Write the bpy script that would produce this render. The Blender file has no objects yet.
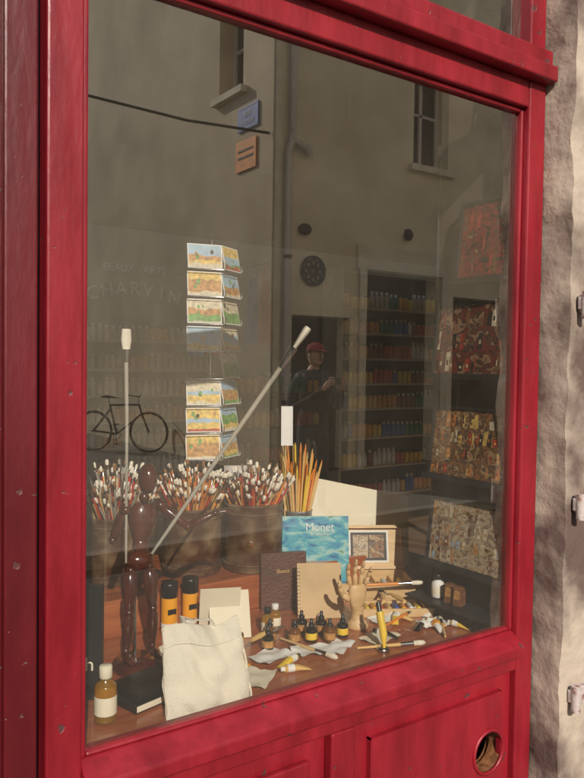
import bpy, math, random
from mathutils import Vector, Matrix, noise
random.seed(7)
S=bpy.context.scene
col=S.collection
V=Vector
# ------------------------------------------------------------------ materials
def nt(name):
    m=bpy.data.materials.new(name); m.use_nodes=True
    t=m.node_tree; return m,t,t.nodes,t.links,t.nodes['Principled BSDF']
def M(name,c,rough=.5,metal=0,var=.18,scale=8,bump=0,bscale=60,c2=None,stretch=(1,1,1),coat=0,spec=.5,trans=0,thr=None,detail=6):
    m,t,N,L,P=nt(name)
    tc=N.new('ShaderNodeTexCoord'); mp=N.new('ShaderNodeMapping'); mp.inputs['Scale'].default_value=stretch
    L.new(tc.outputs['Object'],mp.inputs['Vector'])
    no=N.new('ShaderNodeTexNoise'); no.inputs['Scale'].default_value=scale; no.inputs['Detail'].default_value=detail
    L.new(mp.outputs[0],no.inputs['Vector'])
    r=N.new('ShaderNodeValToRGB')
    a=[max(0,x*(1-var)) for x in c]; b=[min(1,x*(1+var)) for x in c] if c2 is None else list(c2)
    lo,hi=(thr if thr else (.3,.7))
    r.color_ramp.elements[0].position=lo; r.color_ramp.elements[1].position=hi
    r.color_ramp.elements[0].color=(*a,1); r.color_ramp.elements[1].color=(*b,1)
    L.new(no.outputs['Fac'],r.inputs['Fac']); L.new(r.outputs[0],P.inputs['Base Color'])
    P.inputs['Roughness'].default_value=rough; P.inputs['Metallic'].default_value=metal
    P.inputs['Specular IOR Level'].default_value=spec
    P.inputs['Coat Weight'].default_value=coat; P.inputs['Transmission Weight'].default_value=trans
    if bump:
        n2=N.new('ShaderNodeTexNoise'); n2.inputs['Scale'].default_value=bscale; n2.inputs['Detail'].default_value=8
        L.new(mp.outputs[0],n2.inputs['Vector'])
        bp=N.new('ShaderNodeBump'); bp.inputs['Strength'].default_value=bump; bp.inputs['Distance'].default_value=.01
        L.new(n2.outputs['Fac'],bp.inputs['Height']); L.new(bp.outputs[0],P.inputs['Normal'])
    return m
def paint(name,cols,scale=14,stretch=(1,1,1),rough=.35,off=0):
    m,t,N,L,P=nt(name)
    tc=N.new('ShaderNodeTexCoord'); mp=N.new('ShaderNodeMapping'); mp.inputs['Scale'].default_value=stretch
    mp.inputs['Location'].default_value=(off*1.7,off*2.3,off)
    L.new(tc.outputs['Object'],mp.inputs['Vector'])
    no=N.new('ShaderNodeTexNoise'); no.inputs['Scale'].default_value=scale; no.inputs['Detail'].default_value=5; no.inputs['Distortion'].default_value=.6
    L.new(mp.outputs[0],no.inputs['Vector']); lo,hi=.3,.7
    r=N.new('ShaderNodeValToRGB'); e=r.color_ramp.elements; n=len(cols)
    e[0].position=lo; e[0].color=(*cols[0],1); e[1].position=hi; e[1].color=(*cols[-1],1)
    for i in range(1,n-1):
        x=e.new(lo+(hi-lo)*i/(n-1)); x.color=(*cols[i],1)
    L.new(no.outputs['Fac'],r.inputs['Fac']); L.new(r.outputs[0],P.inputs['Base Color']); P.inputs['Roughness'].default_value=rough
    return m
def red_paint(name,c,dark):
    m,t,N,L,P=nt(name)
    tc=N.new('ShaderNodeTexCoord')
    mp=N.new('ShaderNodeMapping'); mp.inputs['Scale'].default_value=(3,3,.7); L.new(tc.outputs['Object'],mp.inputs['Vector'])
    n1=N.new('ShaderNodeTexNoise'); n1.inputs['Scale'].default_value=3; n1.inputs['Detail'].default_value=9; n1.inputs['Roughness'].default_value=.65; L.new(mp.outputs[0],n1.inputs['Vector'])
    r1=N.new('ShaderNodeValToRGB'); r1.color_ramp.elements[0].position=.35; r1.color_ramp.elements[1].position=.65
    r1.color_ramp.elements[0].color=(*dark,1); r1.color_ramp.elements[1].color=(*c,1); L.new(n1.outputs['Fac'],r1.inputs['Fac'])
    n2=N.new('ShaderNodeTexNoise'); n2.inputs['Scale'].default_value=30; n2.inputs['Detail'].default_value=7; L.new(tc.outputs['Object'],n2.inputs['Vector'])
    r2=N.new('ShaderNodeValToRGB'); r2.color_ramp.elements[0].position=.68; r2.color_ramp.elements[1].position=.71
    L.new(n2.outputs['Fac'],r2.inputs['Fac'])
    mx=N.new('ShaderNodeMix'); mx.data_type='RGBA'; L.new(r2.outputs[0],mx.inputs['Factor']); L.new(r1.outputs[0],mx.inputs['A']); mx.inputs['B'].default_value=(.09,.03,.03,1)
    L.new(mx.outputs['Result'],P.inputs['Base Color'])
    rr=N.new('ShaderNodeMapRange'); rr.inputs['To Min'].default_value=.24; rr.inputs['To Max'].default_value=.55; L.new(n1.outputs['Fac'],rr.inputs['Value']); L.new(rr.outputs[0],P.inputs['Roughness'])
    n3=N.new('ShaderNodeTexNoise'); n3.inputs['Scale'].default_value=26; n3.inputs['Detail'].default_value=8; mp3=N.new('ShaderNodeMapping'); mp3.inputs['Scale'].default_value=(1,1,.3)
    L.new(tc.outputs['Object'],mp3.inputs['Vector']); L.new(mp3.outputs[0],n3.inputs['Vector'])
    ad=N.new('ShaderNodeMath'); ad.operation='MULTIPLY_ADD'; ad.inputs[1].default_value=-.6; L.new(r2.outputs[0],ad.inputs[0]); L.new(n3.outputs['Fac'],ad.inputs[2])
    bp=N.new('ShaderNodeBump'); bp.inputs['Strength'].default_value=.45; bp.inputs['Distance'].default_value=.006; L.new(ad.outputs[0],bp.inputs['Height']); L.new(bp.outputs[0],P.inputs['Normal'])
    return m
def wood(name,a,b,scale=3,rough=.35,stretch=(1,8,8),coat=0):
    return M(name,a,rough=rough,c2=b,scale=scale,stretch=stretch,bump=.15,bscale=12,coat=coat,var=0)
def glass(name,base=.14,dust=.014):
    m,t,N,L,P=nt(name); N.remove(P); out=N['Material Output']
    tr=N.new('ShaderNodeBsdfTransparent'); tr.inputs[0].default_value=(.995,.995,.99,1)
    gl=N.new('ShaderNodeBsdfGlossy'); gl.inputs['Roughness'].default_value=.0; gl.inputs['Color'].default_value=(1,.97,.92,1)
    fr=N.new('ShaderNodeFresnel'); fr.inputs['IOR'].default_value=1.5
    ma=N.new('ShaderNodeMath'); ma.operation='MULTIPLY_ADD'; ma.inputs[1].default_value=2.0; ma.inputs[2].default_value=base; ma.use_clamp=True
    L.new(fr.outputs[0],ma.inputs[0])
    m1=N.new('ShaderNodeMixShader'); L.new(ma.outputs[0],m1.inputs[0]); L.new(tr.outputs[0],m1.inputs[1]); L.new(gl.outputs[0],m1.inputs[2])
    df=N.new('ShaderNodeBsdfDiffuse'); df.inputs[0].default_value=(.8,.7,.55,1)
    tc=N.new('ShaderNodeTexCoord'); n1=N.new('ShaderNodeTexNoise'); n1.inputs['Scale'].default_value=2.2; n1.inputs['Detail'].default_value=10; n1.inputs['Roughness'].default_value=.65
    L.new(tc.outputs['Object'],n1.inputs['Vector'])
    mr=N.new('ShaderNodeMapRange'); mr.inputs['From Min'].default_value=.3; mr.inputs['From Max'].default_value=.75; mr.inputs['To Min'].default_value=dust*.2; mr.inputs['To Max'].default_value=dust*2.2
    L.new(n1.outputs['Fac'],mr.inputs['Value'])
    mp=N.new('ShaderNodeMapping'); mp.inputs['Rotation'].default_value=(0,math.radians(38),0); mp.inputs['Scale'].default_value=(60,1,1.2); L.new(tc.outputs['Object'],mp.inputs['Vector'])
    n2=N.new('ShaderNodeTexNoise'); n2.inputs['Scale'].default_value=1.5; n2.inputs['Detail'].default_value=3; L.new(mp.outputs[0],n2.inputs['Vector'])
    m3=N.new('ShaderNodeMapRange'); m3.inputs['From Min'].default_value=.64; m3.inputs['From Max'].default_value=.8; m3.inputs['To Max'].default_value=dust*3; L.new(n2.outputs['Fac'],m3.inputs['Value'])
    sm=N.new('ShaderNodeMath'); L.new(mr.outputs[0],sm.inputs[0]); L.new(m3.outputs[0],sm.inputs[1])
    m2=N.new('ShaderNodeMixShader'); L.new(sm.outputs[0],m2.inputs[0]); L.new(m1.outputs[0],m2.inputs[1]); L.new(df.outputs[0],m2.inputs[2])
    L.new(m2.outputs[0],out.inputs['Surface']); return m

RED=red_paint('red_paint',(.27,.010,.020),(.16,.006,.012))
RED2=red_paint('shaded_red_paint',(.12,.005,.010),(.075,.004,.007))  # same red darkened, the left panel's shade put into the colour
GLASS=glass('window_glass')
DARKG=M('dark_glass',(.02,.025,.03),rough=.08,var=.3)
STONE=M('weathered_stone',(.14,.09,.075),rough=.9,c2=(.44,.36,.29),scale=4,bump=.7,bscale=25,thr=(.42,.62),var=.2,detail=10)
PLASTER=M('beige_plaster',(.70,.61,.45),rough=.9,c2=(.82,.74,.58),scale=1.2,bump=.4,bscale=30,var=.12,detail=10)
PLASTER2=M('warm_plaster',(.60,.50,.36),rough=.9,c2=(.72,.62,.46),scale=.9,bump=.4,bscale=30,var=.2,detail=10)
BOUNCE=M('pale_bounce_wall',(.80,.72,.60),rough=.9,var=.06,scale=2)  # near-white so the unseen facade reflects sun onto the wall opposite
TRIM=M('stone_trim',(.66,.60,.49),rough=.8,var=.12,scale=6,bump=.3)
KERB=M('kerb_stone',(.20,.19,.17),rough=.9,var=.15,scale=6,bump=.3)
IRON=M('black_iron',(.02,.02,.022),rough=.5,var=.3)
STEEL=M('ferrule_steel',(.55,.55,.55),rough=.25,metal=1,var=.1)
GALV=M('painted_metal',(.55,.50,.48),rough=.5,var=.2,scale=30,bump=.3)
RUSTM=M('old_hinge_paint',(.50,.42,.40),rough=.6,c2=(.22,.10,.07),scale=35,bump=.5,var=.1,thr=(.5,.62))
ASPH=M('asphalt',(.05,.048,.046),rough=.95,scale=20,var=.3,bump=.6,bscale=150)
PAVE=M('paving',(.13,.12,.105),rough=.9,scale=4,var=.2,bump=.4,bscale=80)
SOIL=M('ground',(.12,.11,.09),rough=1,scale=1,var=.3)
TABLEW=wood('table_wood',(.30,.075,.03),(.48,.15,.055),scale=4,rough=.25,stretch=(1,9,9),coat=.3)
DWOOD=wood('dark_wood',(.045,.008,.005),(.11,.022,.012),scale=5,rough=.2,stretch=(6,6,1),coat=.6)
LWOOD=wood('light_wood',(.66,.42,.19),(.78,.55,.29),scale=5,rough=.45,stretch=(2,2,9))
SHELFW=wood('shelf_wood',(.45,.33,.19),(.55,.42,.26),scale=3)
CREAM=M('cream_paper',(.86,.78,.60),rough=.8,var=.06,scale=4,bump=.05)
WHITE=M('white_paper',(.87,.85,.80),rough=.8,var=.04)
CANVAS=M('canvas_cloth',(.88,.81,.67),rough=.95,var=.05,scale=10,bump=.45,bscale=250)
BLACK=M('black_plastic',(.015,.015,.016),rough=.3,var=.2)
BRISTLE=M('hog_bristle',(.86,.78,.64),rough=.8,var=.10,scale=60)
BRISTLE2=M('sable_bristle',(.28,.12,.04),rough=.7,var=.3,scale=60)
HO=M('handle_orange',(.80,.26,.03),rough=.25,var=.2,coat=.5)
HR=M('handle_red',(.60,.035,.02),rough=.25,var=.2,coat=.5)
HY=M('handle_natural',(.78,.50,.18),rough=.3,var=.15,coat=.3)
HG=M('handle_grey',(.42,.39,.33),rough=.3,var=.15,coat=.3)
TIN=M('rusty_tin',(.12,.045,.018),rough=.5,c2=(.27,.18,.10),scale=9,bump=.35,bscale=40,metal=.1,var=.25,thr=(.43,.60),detail=12)
LEATH=M('brown_leather',(.10,.032,.02),rough=.5,var=.3,bump=.3,bscale=120)
ORANGE=M('orange_tube',(.90,.38,.02),rough=.3,var=.06)
YELL=M('yellow_paint_tube',(.88,.60,.06),rough=.3,var=.1)
BLUE=M('blue_label',(.03,.12,.50),rough=.4,var=.1)
AMBER=M('amber_oil',(.65,.36,.05),rough=.06,var=.1,trans=.7)
INK=M('ink_glass',(.012,.010,.010),rough=.05,var=.2)
INKB=M('brown_ink_glass',(.25,.09,.02),rough=.06,var=.2,trans=.4)
FLOOR=wood('floor_wood',(.16,.09,.05),(.24,.14,.08),scale=2)
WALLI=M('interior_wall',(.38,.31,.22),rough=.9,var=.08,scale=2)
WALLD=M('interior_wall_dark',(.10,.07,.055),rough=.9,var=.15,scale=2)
TAN=M('kraft_cover',(.62,.43,.23),rough=.7,var=.12,scale=8)
SKYB=M('print_sky_blue',(.35,.5,.62),rough=.4,var=.2,scale=20); PGRN=M('print_green',(.14,.32,.08),rough=.4,var=.5,scale=50); PYEL=M('print_yellow',(.70,.48,.12),rough=.4,var=.4,scale=60); POCH=M('print_ochre',(.50,.25,.08),rough=.4,var=.5,scale=60); PDRK=M('print_dark',(.025,.016,.012),rough=.3,var=.4); PCRM=M('print_cream',(.66,.57,.40),rough=.4,var=.3,scale=60); PRED=M('print_red',(.45,.045,.025),rough=.35,var=.5,scale=60); PBRN=M('print_brown',(.20,.085,.04),rough=.35,var=.5,scale=60); PORG=M('print_orange',(.65,.24,.05),rough=.35,var=.5,scale=60)
PH=[paint('photo_print_%d'%i,c,scale=s_,stretch=(1,1,st),off=i,rough=.3) for i,(c,s_,st) in enumerate([
 ([(.01,.006,.005),(.03,.01,.008),(.35,.03,.02),(.05,.015,.01),(.45,.25,.12)],24,1.5),
 ([(.012,.008,.008),(.22,.03,.02),(.03,.015,.012),(.40,.22,.12),(.04,.02,.02)],28,1.3),
 ([(.03,.015,.01),(.35,.15,.05),(.06,.03,.02),(.50,.33,.16),(.18,.05,.03)],34,1.2),
 ([(.10,.05,.03),(.42,.27,.14),(.55,.46,.32),(.20,.12,.08),(.50,.40,.28)],34,1.5)])]

# ------------------------------------------------------------------ mesh builder
class B:
    def __init__(s): s.v=[];s.f=[];s.m=[];s.s=[];s.mats=[]
    def mi(s,mat):
        if mat not in s.mats: s.mats.append(mat)
        return s.mats.index(mat)
    def add(s,vs,fs,mat,smooth=False):
        o=len(s.v); s.v+= [V(x) for x in vs]; k=s.mi(mat)
        for f in fs: s.f.append([o+i for i in f]); s.m.append(k); s.s.append(smooth)
    def bx(s,x0,x1,y0,y1,z0,z1,mat):
        vs=[(x,y,z) for z in(z0,z1) for y in(y0,y1) for x in(x0,x1)]
        s.add(vs,[(0,2,3,1),(4,5,7,6),(0,1,5,4),(2,6,7,3),(0,4,6,2),(1,3,7,5)],mat)
    def obox(s,c,size,mat,rot=None):
        R=rot or Matrix.Identity(3); c=V(c); h=[k/2 for k in size]
        vs=[c+R@V((x*h[0],y*h[1],z*h[2])) for z in(-1,1) for y in(-1,1) for x in(-1,1)]
        s.add(vs,[(0,2,3,1),(4,5,7,6),(0,1,5,4),(2,6,7,3),(0,4,6,2),(1,3,7,5)],mat)
    def tube(s,pts,rad,mat,n=10,flat=1.0,closed=False):
        pts=[V(p) for p in pts]
        if not isinstance(rad,(list,tuple)): rad=[rad]*len(pts)
        k=len(pts); vs=[]; ref=None
        for i,p in enumerate(pts):
            if closed: t=pts[(i+1)%k]-pts[i-1]
            else: t=pts[min(i+1,k-1)]-pts[max(i-1,0)]
            t.normalize()
            if ref is None:
                ref=V((0,0,1)) if abs(t.z)<.9 else V((0,1,0))
            a=t.cross(ref).normalized(); b=a.cross(t).normalized(); ref=b
            for j in range(n):
                w=2*math.pi*j/n; vs.append(p+a*math.cos(w)*rad[i]+b*math.sin(w)*rad[i]*flat)
        fs=[]
        for i in range(k if closed else k-1):
            for j in range(n):
                i2=(i+1)%k; fs.append((i*n+j,i*n+(j+1)%n,i2*n+(j+1)%n,i2*n+j))
        s.add(vs,fs,mat,True)
        if not closed:
            s.add(vs[:n],[tuple(range(n))],mat); s.add(vs[-n:],[tuple(range(n))],mat)
    def ell(s,c,r,mat,rot=None,n=14,m=9):
        R=rot or Matrix.Identity(3); c=V(c)
        if not isinstance(r,(list,tuple)): r=(r,r,r)
        vs=[];fs=[]
        for i in range(m+1):
            a=math.pi*i/m
            for j in range(n):
                b=2*math.pi*j/n
                vs.append(c+R@V((r[0]*math.sin(a)*math.cos(b),r[1]*math.sin(a)*math.sin(b),r[2]*math.cos(a))))
        for i in range(m):
            for j in range(n): fs.append((i*n+j,(i+1)*n+j,(i+1)*n+(j+1)%n,i*n+(j+1)%n))
        s.add(vs,fs,mat,True)
    def lathe(s,c,prof,mat,n=24,smooth=True):
        c=V(c); vs=[];fs=[]
        for r,z in prof:
            for j in range(n):
                w=2*math.pi*j/n; vs.append(c+V((r*math.cos(w),r*math.sin(w),z)))
        for i in range(len(prof)-1):
            for j in range(n): fs.append((i*n+j,i*n+(j+1)%n,(i+1)*n+(j+1)%n,(i+1)*n+j))
        s.add(vs,fs,mat,smooth)
    def slab(s,p0,p1,h,lean,th,front,side):
        p0=V(p0);p1=V(p1);u=(p1-p0).normalized(); back=V((0,0,1)).cross(u)
        up=V((0,0,1))*math.cos(lean)+back*math.sin(lean); d=up.cross(u)*th
        a=[p0,p1,p1+up*h,p0+up*h]; b=[q+d for q in a]
        s.add(a+b,[(4,7,6,5),(0,4,5,1),(1,5,6,2),(2,6,7,3),(3,7,4,0)],side); s.add(a,[(0,1,2,3)],front)
        return u,up,-d.normalized()
    def build(s,name,parent=None,bevel=0):
        me=bpy.data.meshes.new(name)
        lo=V((min(v.x for v in s.v),min(v.y for v in s.v),min(v.z for v in s.v)));hi=V((max(v.x for v in s.v),max(v.y for v in s.v),max(v.z for v in s.v)))
        c=(lo+hi)/2
        me.from_pydata([tuple(v-c) for v in s.v],[],s.f)
        for m in s.mats: me.materials.append(m)
        me.polygons.foreach_set('material_index',s.m); me.polygons.foreach_set('use_smooth',s.s); me.update()
        ob=bpy.data.objects.new(name,me); ob.location=c; col.objects.link(ob)
        if bevel:
            md=ob.modifiers.new('bevel','BEVEL'); md.width=bevel; md.segments=2; md.limit_method='ANGLE'; md.angle_limit=math.radians(50)
        if parent: ob.parent=parent
        return ob
def empty(name,loc=(0,0,0)):
    e=bpy.data.objects.new(name,None); e.location=loc; col.objects.link(e); return e
def text(body,name,origin,u,up,size,mat,parent=None,depth=.0006,align='CENTER'):
    c=bpy.data.curves.new(name,'FONT'); c.body=body; c.size=size; c.extrude=depth; c.align_x=align
    o=bpy.data.objects.new(name,c); col.objects.link(o); u=V(u).normalized(); up=V(up).normalized(); n=u.cross(up)
    mm=Matrix((u,up,n)).transposed().to_4x4(); mm.translation=V(origin); o.matrix_world=mm; c.materials.append(mat)
    if parent:
        o.parent=parent; o.matrix_parent_inverse=Matrix.Translation(parent.location).inverted()
    return o
def rough_box(b,x0,x1,y0,y1,z0,z1,step,amp,mat):
    def P(x,y,z):
        p=V((x,y,z)); d=noise.noise_vector(p*7)*amp+noise.noise_vector(p*24)*amp*.35
        return p+V((d.x,d.y,0))
    def grid(fn,nu,nv):
        vs=[fn(i/nu,j/nv) for j in range(nv+1) for i in range(nu+1)]
        fs=[(j*(nu+1)+i,j*(nu+1)+i+1,(j+1)*(nu+1)+i+1,(j+1)*(nu+1)+i) for j in range(nv) for i in range(nu)]
        b.add(vs,fs,mat,True)
    nz=int((z1-z0)/step); nx=max(2,int((x1-x0)/step)); ny=max(2,int((y1-y0)/step))
    grid(lambda u,v:P(x0,y1+(y0-y1)*u,z0+(z1-z0)*v),ny,nz)
    grid(lambda u,v:P(x0+(x1-x0)*u,y0,z0+(z1-z0)*v),nx,nz)
    grid(lambda u,v:P(x1,y0+(y1-y0)*u,z0+(z1-z0)*v),ny,nz)
    b.bx(x0+.03,x1-.03,y0+.03,y1,z0,z1,mat)
def rectq(b,o,u,up,n,x0,x1,z0,z1,off,mat):
    b.add([o+u*x+up*z+n*off for x,z in((x0,z0),(x1,z0),(x1,z1),(x0,z1))],[(0,1,2,3)],mat)
def landscape(b,o,u,up,n,w,h,seed):
    rd=random.Random(seed); mg=.004
    rectq(b,o,u,up,n,mg,w-mg,mg,h-mg,.0004,rd.choice([SKYB,SKYB,PCRM,PYEL]))
    for k,(f,mt) in enumerate(((rd.uniform(.5,.7),rd.choice([PGRN,POCH,SKYB])),(rd.uniform(.25,.45),rd.choice([PYEL,PGRN,POCH])),(rd.uniform(.08,.2),rd.choice([PGRN,PRED,PCRM])))):
        m=10; pts=[o+u*(mg+(w-2*mg)*i/m)+up*(h*f+h*.12*noise.noise(V((i*.45,seed*3.1,k*5.)))) for i in range(m+1)]
        bot=[o+u*(mg+(w-2*mg)*i/m)+up*mg for i in range(m+1)]
        vs=[p+n*(.0006+.0003*k) for p in bot+pts]; b.add(vs,[(i,i+1,m+2+i,m+1+i) for i in range(m)],mt)
    for k in range(rd.randint(1,4)):
        cx=rd.uniform(.15,.85)*w; cz=rd.uniform(.35,.75)*h; r=rd.uniform(.04,.10)*h
        b.add([o+u*(cx+r*math.cos(a*math.pi/4)*rd.uniform(.7,1.1))+up*(cz+r*math.sin(a*math.pi/4)*rd.uniform(.9,1.6))+n*.0018 for a in range(8)],[tuple(range(8))],rd.choice([PGRN,PDRK,PGRN,POCH]))
def product_photo(b,o,u,up,n,w,h,seed,pal,rows,dens=1.,mg=.004):
    rd=random.Random(seed); rectq(b,o,u,up,n,mg,w-mg,mg,h-mg,.0004,pal[0])
    for r in range(rows):
        z=mg+.008+(h-2*mg-.012)*r/rows; x=mg+.004
        while x<w-mg-.02:
            iw=rd.uniform(.005,.02); ih=rd.uniform(.35,.8)*(h/rows)
            if rd.random()<dens:
                m=rd.choice(pal[1:]); x1=min(x+iw,w-mg-.003); tl=rd.uniform(-.005,.005)
                b.add([o+u*x+up*z+n*.001,o+u*x1+up*z+n*.001,o+u*(x1+tl)+up*(z+ih)+n*.001,o+u*(x+tl)+up*(z+ih*rd.uniform(.8,1))+n*.001],[(0,1,2,3)],m)
                rectq(b,o,u,up,n,x+iw*.25,max(x+iw*.3,x1-iw*.3),z+ih*.3,z+ih*.55,.0014,rd.choice(pal))
            x+=iw+rd.uniform(.0,.012)

# ------------------------------------------------------------------ ground
b=B(); b.bx(-150,150,-150,150,-.3,-.13,SOIL); b.build('ground')
b=B(); b.bx(-60,60,-4.2,-1.35,-.126,-.12,ASPH); b.build('road')
b=B(); b.bx(-60,60,-1.2,-.13,-.12,0,PAVE); b.bx(-60,60,-1.35,-1.2,-.12,.004,KERB); b.build('pavement',bevel=.01)
b=B(); b.bx(-60,60,-60,-4.35,-.12,0,PAVE); b.bx(-60,60,-4.35,-4.2,-.12,.004,KERB); b.build('pavement',bevel=.01)

# ------------------------------------------------------------------ shop building
shop=empty('shop_building')
b=B()
b.bx(-14,-.3,-.13,.25,0,10,BOUNCE); b.bx(-.3,18,-.13,.25,3.15,10,BOUNCE); b.bx(4.4,18,-.13,.25,0,3.15,BOUNCE); b.bx(2.9,4.4,-.128,.25,2.6,3.15,BOUNCE)  # unseen facade made tall, wide and pale to bounce sun across the street
b.bx(-14.2,18.2,-.3,.3,10,10.2,TRIM)
b.build('facade_wall',shop)
b=B(); rough_box(b,1.992,2.9,-.135,.25,-.12,3.15,.02,.012,STONE); b.build('stone_pier',shop)
b=B()
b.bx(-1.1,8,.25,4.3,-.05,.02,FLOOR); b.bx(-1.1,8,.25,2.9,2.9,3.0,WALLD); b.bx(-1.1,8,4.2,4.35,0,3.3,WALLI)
b.bx(-1.1,8,2.9,3.0,2.40,3.3,WALLD)  # beam added to hide the roof opening behind it
for k in range(10): b.bx(-1.1+k,-1.02+k,3.0,4.2,3.2,3.3,WALLI)  # rafters of an added roof opening that lets sky light onto the shelves
b.bx(-1.2,-1.1,.25,4.3,0,3.3,WALLI); b.bx(8,8.1,.25,4.3,0,3.3,WALLI)
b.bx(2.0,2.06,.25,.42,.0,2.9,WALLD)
b.build('interior_shell',shop)
b=B()
b.bx(.44,.515,-.035,.045,.1,2.43,RED); b.bx(.515,.530,-.016,.012,.722,2.348,RED)
b.bx(1.906,1.985,-.035,.045,.1,2.43,RED); b.bx(1.892,1.906,-.016,.012,.722,2.348,RED)
b.bx(.515,1.906,-.033,.043,2.348,2.43,RED); b.bx(.530,1.892,-.016,.012,2.334,2.348,RED)
b.bx(.40,1.99,-.075,.045,2.43,2.478,RED); b.bx(.40,1.99,-.055,.045,2.478,2.53,RED)
b.bx(.44,1.99,-.028,.045,3.02,3.15,RED); b.bx(1.91,1.985,-.03,.045,2.53,3.02,RED); b.bx(.44,.50,-.03,.045,2.53,3.02,RED)
vs=[(.515,-.07,.655),(1.906,-.07,.655),(1.906,-.07,.69),(.515,-.07,.69),(.515,-.012,.722),(1.906,-.012,.722),(1.906,.045,.722),(.515,.045,.722),(1.906,.045,.655),(.515,.045,.655)]
b.add(vs,[(0,1,2,3),(3,2,5,4),(4,5,6,7),(0,9,8,1),(0,3,4,7,9),(1,8,6,5,2),(7,6,8,9)],RED)
b.bx(.530,1.892,-.014,.012,.722,.733,RED)
b.bx(.515,1.906,-.035,.04,.60,.655,RED)
b.bx(.515,1.906,-.035,.04,.0,.14,RED)
b.bx(1.17,1.25,-.035,.04,.14,.60,RED)
b.bx(.515,1.17,-.008,.03,.14,.60,RED)
b.bx(.575,1.11,-.026,-.008,.20,.545,RED)
b.build('window_joinery',shop,bevel=.006)
b=B()
def holed(x0,x1,z0,z1,y,cx,cz,r,mat,n=64):
    vs=[]
    for k in range(n):
        a=2*math.pi*(k+.5)/n; c,s_=math.cos(a),math.sin(a)
        tx=((x1-cx)/c if c>0 else (x0-cx)/c); tz=((z1-cz)/s_ if s_>0 else (z0-cz)/s_); t=min(tx,tz)
        vs.append((cx+c*t,y,cz+s_*t))
    for cxn,czn in((x0,z0),(x0,z1),(x1,z0),(x1,z1)):
        i=min(range(n),key=lambda q:(V(vs[q])-V((cxn,y,czn))).length); vs[i]=(cxn,y,czn)
    vs+=[(cx+r*math.cos(2*math.pi*(k+.5)/n),y,cz+r*math.sin(2*math.pi*(k+.5)/n)) for k in range(n)]
    vs+=[(cx+r*math.cos(2*math.pi*(k+.5)/n),y+.05,cz+r*math.sin(2*math.pi*(k+.5)/n)) for k in range(n)]
    b.add(vs,[(k,(k+1)%n,n+(k+1)%n,n+k) for k in range(n)],mat)
    b.add(vs,[(n+k,n+(k+1)%n,2*n+(k+1)%n,2*n+k) for k in range(n)],PBRN,True)  # dark brown colours in the shade of the hole's inner wall
holed(1.25,1.906,.14,.60,-.010,1.79,.37,.07,RED)
holed(1.31,1.85,.20,.545,-.028,1.79,.37,.062,RED)
for (x0,x1,z0,z1) in((1.31,1.314,.20,.545),(1.846,1.85,.20,.545),(1.31,1.85,.20,.204),(1.31,1.85,.541,.545)): b.bx(x0,x1,-.0275,-.010,z0,z1,RED)
b.tube([(1.79+.066*math.cos(a*math.pi/16),-.029,.37+.066*math.sin(a*math.pi/16)) for a in range(32)],.006,RED,8,closed=True)
b.bx(1.6,1.9,.17,.19,.2,.55,IRON); b.tube([(1.74,.12,.3),(1.80,.12,.36),(1.84,.12,.5)],.018,GALV,10)  # black sheet paints the shaded inside of the hole, pale pipe in front
b.build('apron_vent_panel',shop)
b=B()
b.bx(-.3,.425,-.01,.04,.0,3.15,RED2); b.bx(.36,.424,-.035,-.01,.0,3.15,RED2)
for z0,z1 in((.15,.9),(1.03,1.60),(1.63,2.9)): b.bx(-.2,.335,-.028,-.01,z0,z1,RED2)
b.bx(.425,.44,.01,.04,0,3.15,IRON)  # no iron part: black strip puts the gap's shade into colour
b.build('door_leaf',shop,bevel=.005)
b=B(); b.add([(.522,0,.724),(1.90,0,.724),(1.90,0,2.346),(.522,0,2.346)],[(0,1,2,3)],GLASS)
b.build('window_pane',shop)
b=B(); b.add([(.50,.01,2.53),(1.91,.01,2.53),(1.91,.01,3.02),(.5,.01,3.02)],[(0,1,2,3)],GLASS); b.build('transom_pane',shop)
b=B()
for x0,x1 in((2.9,2.98),(4.32,4.4),(3.62,3.68)): b.bx(x0,x1,-.02,.05,0,2.6,RED)  # glazed door added out of view to let daylight into the room
b.bx(2.98,4.32,-.018,.048,2.5,2.6,RED); b.bx(2.98,4.32,-.012,.042,0,.25,RED); b.build('added_door_frame',shop,bevel=.005)
b=B(); b.add([(2.98,.01,.25),(4.32,.01,.25),(4.32,.01,2.5),(2.98,.01,2.5)],[(0,1,2,3)],GLASS); b.build('added_door_glass',shop)
b=B()
for zz in(4.1,7.1):
    for x in(-9,-6,-3,0.2,3.4,6.4,10,13.5):
        b.bx(x,x+1,-.15,-.132,zz,zz+1.6,DARKG); b.bx(x-.08,x,-.17,-.132,zz-.1,zz+1.7,TRIM); b.bx(x+1,x+1.08,-.17,-.132,zz-.1,zz+1.7,TRIM); b.bx(x-.08,x+1.08,-.2,-.132,zz-.15,zz-.1,TRIM)
        b.bx(x-.62,x-.09,-.18,-.135,zz-.08,zz+1.65,BOUNCE); b.bx(x+1.09,x+1.62,-.18,-.135,zz-.08,zz+1.65,BOUNCE)
b.build('upper_windows',shop)
for i,z in enumerate((1.75,1.13,.53)):
    b=B(); b.bx(2.035,2.11,-.165,-.135,z-.028,z+.028,RUSTM); b.tube([(2.03,-.165,z-.045),(2.03,-.165,z+.035)],.014,RUSTM,12); b.bx(2.02,2.05,-.175,-.14,z-.02,z+.02,RUSTM)
    b.ell((2.085,-.166,z+.012),(.006,.003,.006),IRON); b.ell((2.085,-.166,z-.012),(.006,.003,.006),IRON)
    b.build('shutter_hinge',bevel=.004)
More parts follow.
